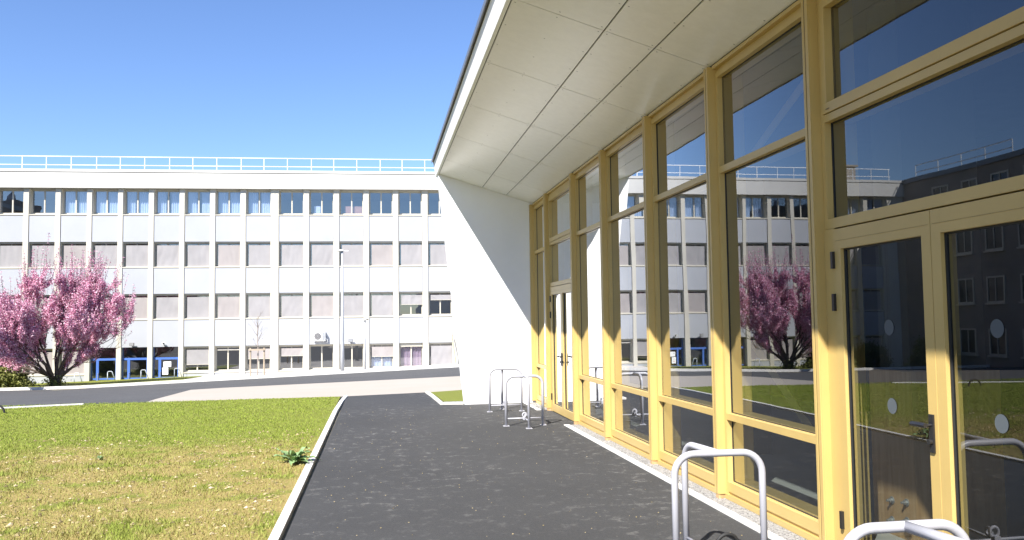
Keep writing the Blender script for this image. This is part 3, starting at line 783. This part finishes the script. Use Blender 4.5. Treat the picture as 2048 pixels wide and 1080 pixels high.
for fl in range(4):
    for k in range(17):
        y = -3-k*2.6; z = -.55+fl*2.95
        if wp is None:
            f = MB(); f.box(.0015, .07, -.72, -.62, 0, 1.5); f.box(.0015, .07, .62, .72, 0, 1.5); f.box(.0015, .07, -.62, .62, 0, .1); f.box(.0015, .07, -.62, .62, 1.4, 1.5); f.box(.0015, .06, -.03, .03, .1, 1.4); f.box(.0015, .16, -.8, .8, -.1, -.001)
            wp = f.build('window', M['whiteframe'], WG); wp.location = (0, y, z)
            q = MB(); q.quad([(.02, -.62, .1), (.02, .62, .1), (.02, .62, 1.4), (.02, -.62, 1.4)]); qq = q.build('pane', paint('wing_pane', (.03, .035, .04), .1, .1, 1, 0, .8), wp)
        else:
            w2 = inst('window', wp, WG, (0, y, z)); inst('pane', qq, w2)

# ------------------------------------------------------------------ plants
def rows(mb_or, name, mats, parent=None): pass
def fast_mesh(name, verts, faces_n, mat, parent=None):
    """verts: (N*k,3) array, polygons of faces_n verts each"""
    n = len(verts); nf = n//faces_n; me = bpy.data.meshes.new(name)
    me.vertices.add(n); me.vertices.foreach_set('co', verts.astype(np.float32).ravel())
    me.loops.add(n); me.loops.foreach_set('vertex_index', np.arange(n, dtype=np.int32))
    me.polygons.add(nf); me.polygons.foreach_set('loop_start', np.arange(0, n, faces_n, dtype=np.int32))
    me.update(calc_edges=True); me.materials.append(mat)
    o = bpy.data.objects.new(name, me); sc.collection.objects.link(o)
    if parent: o.parent = parent
    return o
def leafquads(c, size, rng, stretch=1.0):
    n = len(c); a = rng.normal(size=(n, 3)); a /= np.linalg.norm(a, axis=1)[:, None]
    b = rng.normal(size=(n, 3)); b -= a*(a*b).sum(1)[:, None]; b /= np.linalg.norm(b, axis=1)[:, None]
    s = (size*rng.uniform(.6, 1.25, n))[:, None]
    a = a*s*stretch; b = b*s
    return np.stack([c-a, c-b*.75, c+a, c+b*.75], 1).reshape(-1, 3)

def grow(p, d, L, r, lvl, rg, segs, tips, maxl):
    n = 5; pts = [p.copy()]; rad = [r]; q = p.copy(); d = d.copy()
    for i in range(n):
        d = (d+Vector((rg.gauss(0, .09), rg.gauss(0, .09), rg.gauss(0, .05)+.045*lvl))).normalized()
        q = q+d*L/n; pts.append(q.copy()); rad.append(r*(1-.5*(i+1)/n))
    segs.append((pts, rad, lvl))
    if lvl >= 1: tips.append((pts, d.copy(), lvl))
    if lvl < maxl:
        for k in range((6, 5, 4)[lvl]):
            idx = min(n, max(1 if lvl else 2, rg.choice((1, 2, 3, 3, 4, 4, 5)))) if k else n
            az = rg.uniform(0, 2*math.pi); sp = rg.uniform(.28, .68) if k else rg.uniform(.05, .3)
            side = d.cross(Vector((math.cos(az), math.sin(az), .3))).normalized()
            nd = (d*math.cos(sp)+side*math.sin(sp)).normalized(); nd.z = max(nd.z, -.12); nd.normalize()
            grow(pts[idx], nd, L*rg.uniform(.5, .72), rad[idx]*.6, lvl+1, rg, segs, tips, maxl)

def cherry():
    x, y = -15.5, 44.6; z = vz(x, y)
    root = empty('cherry_tree', (x, y, z)); tag(root, 'pink blossoming cherry tree with spreading branches in front of the school block', 'tree')
    rg = random.Random(23); segs = []; tips = []
    # stems leave the ground together and fan out like a vase
    for k, (az, tilt, L) in enumerate(((.1, .86, 2.75), (3.2, .95, 2.8), (2.6, .66, 2.75), (-.25, .60, 2.7), (4.6, .75, 2.3), (1.5, .5, 2.4), (3.6, .36, 2.7), (.5, .34, 2.75), (5.3, .12, 2.7), (3.0, 1.2, 1.9), (0.0, 1.12, 1.2), (5.6, .75, 2.4), (3.9, .85, 2.4))):
        d = Vector((math.sin(tilt)*math.cos(az), math.sin(tilt)*math.sin(az), math.cos(tilt)))
        grow(Vector((.16*math.cos(az), .1*math.sin(az), .35+.1*(k % 4))), d, L, .07, 0, rg, segs, tips, 3)
    sq = lambda v: Vector((v.x*(.80 if v.x > 0 else .95), v.y*(.55 if v.y > 0 else .85), v.z if v.z < 4.6 else 4.6+(v.z-4.6)*.55))
    segs = [([sq(p) for p in a], b, c) for a, b, c in segs]; tips = [([sq(p) for p in a], b, c) for a, b, c in tips]
    tr = MB(); tr.tube([(-.10, 0, -.2), (-.12, 0, .2), (-.25, 0, .6), (-.45, 0, 1.1)], [.17, .13, .11, .08], 10); tr.tube([(.10, .03, -.2), (.12, .03, .25), (.28, 0, .7), (.42, 0, 1.2)], [.18, .14, .11, .08], 10)
    br = MB()
    for pts, rad, l in segs: (tr if l == 0 else br).tube(pts, rad, 7 if l < 2 else 4, cap=False)
    rng = np.random.default_rng(3); C = []; S = []
    def pom(c, k, sp, sz):
        C.append(c+rng.normal(0, sp, (k, 3))); S.append(np.full(k, sz))
    for pts, d, lvl in tips:
        pp = np.array([tuple(p) for p in pts]); d = np.array(tuple(d))
        for a, b in zip(pp[:-1], pp[1:]):
            for _ in range((1, 2, 3)[lvl-1]):
                c = a+(b-a)*rng.random()
                if c[2] < .75+.5*rng.random() or rng.random() < .14 or (c[0] > 1.0 and c[2] < .3+.75*c[0]): continue
                pom(c+rng.normal(0, .03, 3), rng.integers(6, 20), .055, .034)
        if lvl >= 2 and rng.random() < .55:
            e = pp[-1]; up = d*np.array([.8, .8, 1.])+np.array([0, 0, .45]); ln = rng.uniform(.25, 1.0)*(1.2 if e[2] > 4.2 else .7)
            br.tube([e, e+up*ln*.5+rng.normal(0, .02, 3), e+up*ln], [.009, .006, .003], 3, cap=False)
            for t in np.arange(.1, 1.02, .11/ln): pom(e+up*ln*t, rng.integers(3, 9), .035*(1.2-.5*t), .028)
    C = np.concatenate(C); S = np.concatenate(S)
    print('blossoms', len(C), C.min(0), C.max(0))
    tr.build('trunk', M['bark'], root, smooth=True); br.build('branch', M['bark'], root, smooth=True)
    fast_mesh('crown', leafquads(C, S, rng), 4, M['blossom'], root)
    # low suckers with small leaves round the foot of the stems
    Q = rng.normal(0, 1, (420, 3))*np.array([.28, .15, .16])+np.array([0, -.12, .2]); Q[:, 2] = np.abs(Q[:, 2])
    fast_mesh('basal_shoots', leafquads(Q, .04, rng, 1.3), 4, M['shrub'], root)
    return root
CH = cherry()

def young():
    x, y = -6.0, 44.7; z = vz(x, y)
    root = empty('young_tree', (x, y, z)); tag(root, 'slender leafless young tree tied between wooden stakes in front of the school block', 'tree')
    rg = random.Random(5); tr = MB(); tr.tube([(0, 0, 0), (.02, 0, 1.2), (-.02, 0, 2.2), (.0, 0, 3.2)], [.035, .03, .02, .006], 6); tr.build('trunk', M['twig'], root)
    b = MB()
    for i in range(26):
        h = rg.uniform(1.45, 3.0); az = rg.uniform(0, 6.28); L = rg.uniform(.35, .85)*(1.25-(h-1.4)/2.2); p = Vector((0, 0, h)); d = Vector((math.cos(az)*.8, math.sin(az)*.8, .75)).normalized()
        q = [p, p+d*L*.5+Vector((0, 0, .03)), p+d*L+Vector((0, 0, .1))]; b.tube(q, [.010, .007, .004], 4)
        for k in range(3):
            s = q[1]+(q[2]-q[1])*rg.random(); e = s+(d+Vector((rg.gauss(0, .5), rg.gauss(0, .5), .3))).normalized()*L*.35; b.tube([s, e], [.005, .003], 3)
    b.build('branch', M['twig'], root)
    for k, sx in enumerate((-.33, .34)):
        st = empty('tree_stake', (x+sx, y-.15, z)); tag(st, ('left' if k == 0 else 'right')+' peeled round wooden stake of the pair holding the young bare tree', 'stake', 'stakes of the young tree')
        MB().tube([(0, 0, -.1), (.0, 0, 1.42)], .045, 8).build('pole', M['stake'], st)
    o = MB(); o.box(-.42, .42, -.03, .03, -.04, .04); o = o.build('stake_rail', M['stake']); o.location = (x, y-.225, z+1.33)
    tag(o, 'short wooden cross rail nailed across the two stakes of the young tree', 'rail')
young()

def shrub(name, loc, rad, n, mats, label, seed, size=.05):
    rng = np.random.default_rng(seed); rg = random.Random(seed)
    root = empty(name, loc); tag(root, label, 'shrub', 'shrubs at the left by the school block')
    C = []; st = MB()
    for k in range(60):
        u = rng.normal(size=3); u /= np.linalg.norm(u); u[2] = abs(u[2]); rr_ = rng.uniform(.55, 1.0)
        c = u*rr_*np.array(rad); C.append(c+rng.normal(0, .13, (n//60, 3)))
        st.tube([(c[0]*.1, c[1]*.1, 0), tuple(c*.6+np.array([0, 0, .1])), tuple(c)], [.02, .012, .005], 4)
    C = np.concatenate(C); C[:, 2] = np.maximum(C[:, 2], .03)
    fast_mesh('foliage', leafquads(C, size, rng, 1.3), 4, mats, root); st.build('stem', M['bark'], root)
for (x, y, rad, mt, lab, sd) in ((-18.4, 45.3, (1.7, .8, 1.0), M['shrub'], 'yellow green bushy shrub at the left edge, left of the cherry tree', 1), (-21.8, 46.5, (1.5, .8, 1.5), M['shrub2'], 'dark green rounded shrub farther left along the school block', 2), (-26.0, 46.5, (1.4, 1.4, 1.6), M['shrub'], 'olive green shrub near the dark side wing', 3)):
    shrub('shrub', (x, y, vz(x, y)), rad, 9000, mt, lab, sd)

# broad-leaved weed by the path edging
def weed(x, y, n, L, label, seed):
    rg = random.Random(seed); m_ = MB()
    for i in range(n):
        az = rg.uniform(0, 6.283); l = L*rg.uniform(.6, 1.15); w = l*.13; el = rg.uniform(.5, 1.3); pts = []
        d = Vector((math.cos(az), math.sin(az), 0)); s = Vector((-d.y, d.x, 0)); k = len(m_.v); N = 7
        for j in range(N+1):
            t = j/N; h = math.sin(el)*l*t-l*.55*t*t*rg.uniform(.8, 1.1); ww = w*math.sin(min(1, t*1.02+.08)*math.pi)**.7+.002
            c = d*(math.cos(el*.8)*l*t)+Vector((0, 0, max(.008, h+.01))); tw = s*math.cos(.3*math.sin(i+t))*ww
            m_.v += [tuple(c-tw+Vector((0, 0, .012*math.sin(j*2+i)))), tuple(c-Vector((0, 0, ww*.35))), tuple(c+tw+Vector((0, 0, .012*math.sin(j*2.3+i))))]
        for j in range(N):
            a = k+3*j
            for q in ((a, a+1, a+4, a+3), (a+1, a+2, a+5, a+4)): m_.f.append(q); m_.mi.append(0)
    o = m_.build('weed_plant', M['leaf'], smooth=True); o.location = (x, y, .01); tag(o, label, 'weed'); return o
weed(-1.04, 11.05, 32, .36, 'broad leaved green weed clump leaning over the pale path edging', 4)
weed(-3.55, 11.9, 5, .14, 'tiny green weed sprout alone in the dry middle of the lawn', 9)

# grass blades and clods (uncountable)
rng = np.random.default_rng(5)
def lawnblades():
    out = []
    def pn(x, y): return noise.noise(Vector((x*1.1, y*1.1, 3)))+.5*noise.noise(Vector((x*3.3, y*3.3, 7)))
    N = 260000
    # more blades where the lawn is near
    Y = 5.2+(15.6*rng.random(N)**1.35); X = -.9-rng.random(N)*(2.2+Y*.56)
    keep = np.zeros(N, bool); hs = np.zeros(N)
    for i in range(N):
        v = pn(X[i], Y[i]); far = 1/(1+math.exp(-(Y[i]-13.2+v*1.2)*1.8))
        edge = max(0, 1-(-.9-X[i])/.25)
        near = max(0, 1-abs(Y[i]-7.2)/1.3)*.5
        d = min(1, .34+.75*max(0, v+.05+near)+far*.8)
        keep[i] = rng.random() < d*(1-.6*edge); hs[i] = (.020+.022*max(0, v+.3+near))*(1-.45*far)
    X, Y, hs = X[keep], Y[keep], hs[keep]; n = len(X)
    z = np.array([terr(a, b) for a, b in zip(X, Y)])+.004
    az = rng.random(n)*6.283; w = .0028*(.5+Y/9); ln = rng.normal(0, .45, (n, 2))
    h = hs*rng.uniform(.5, 1.5, n)
    p0 = np.stack([X-np.cos(az)*w, Y-np.sin(az)*w, z], 1); p1 = np.stack([X+np.cos(az)*w, Y+np.sin(az)*w, z], 1)
    p2 = np.stack([X+ln[:, 0]*h, Y+ln[:, 1]*h, z+h], 1)
    o = fast_mesh('grass', np.stack([p0, p1, p2], 1).reshape(-1, 3), 3, M['blade'])
    tag(o, 'short sparse young grass growing over the lawn left of the path', 'grass', kind='stuff')
lawnblades()
def clods():
    vs = []; N = 7500
    base = np.array([(1, 0, 0), (0, 1, 0), (-1, 0, 0), (0, -1, 0), (0, 0, 1), (0, 0, -1)], float)
    fc = [(0, 1, 4), (1, 2, 4), (2, 3, 4), (3, 0, 4), (1, 0, 5), (2, 1, 5), (3, 2, 5), (0, 3, 5)]
    V = []; Fa = []
    for i in range(N):
        y = 5.3+9.2*rng.random()**1.2; x = -.95-rng.random()*(2+y*.56)
        if noise.noise(Vector((x*.8, y*.8, 9)))+.1 < rng.uniform(-.3, .3): continue
        s = .007+.020*rng.random()**2.4; k = len(V)
        b = base*s*rng.uniform(.6, 1.3, (6, 3))*np.array([1.2, 1.2, .7]); a = rng.random()*6.28; c, sn = math.cos(a), math.sin(a)
        for q in b: V.append((x+q[0]*c-q[1]*sn, y+q[0]*sn+q[1]*c, .008+q[2]))
        Fa += [tuple(k+t for t in f) for f in fc]
    for i in range(420):                      # small stones scattered on the asphalt
        y = 5.5+12*rng.random(); x = -.7+3.6*rng.random()
        s = .003+.006*rng.random()**2; k = len(V); b = base*s*rng.uniform(.6, 1.3, (6, 3))
        for q in b: V.append((x+q[0], y+q[1], .004+q[2]*.7))
        Fa += [tuple(k+t for t in f) for f in fc]
    me = bpy.data.meshes.new('soil_clods'); me.from_pydata(V, [], Fa); me.materials.append(M['clod']); me.update()
    o = bpy.data.objects.new('soil_clods', me); sc.collection.objects.link(o); tag(o, 'small soil clods and pebbles scattered over the dry part of the lawn and path', 'clods', kind='stuff')
clods()
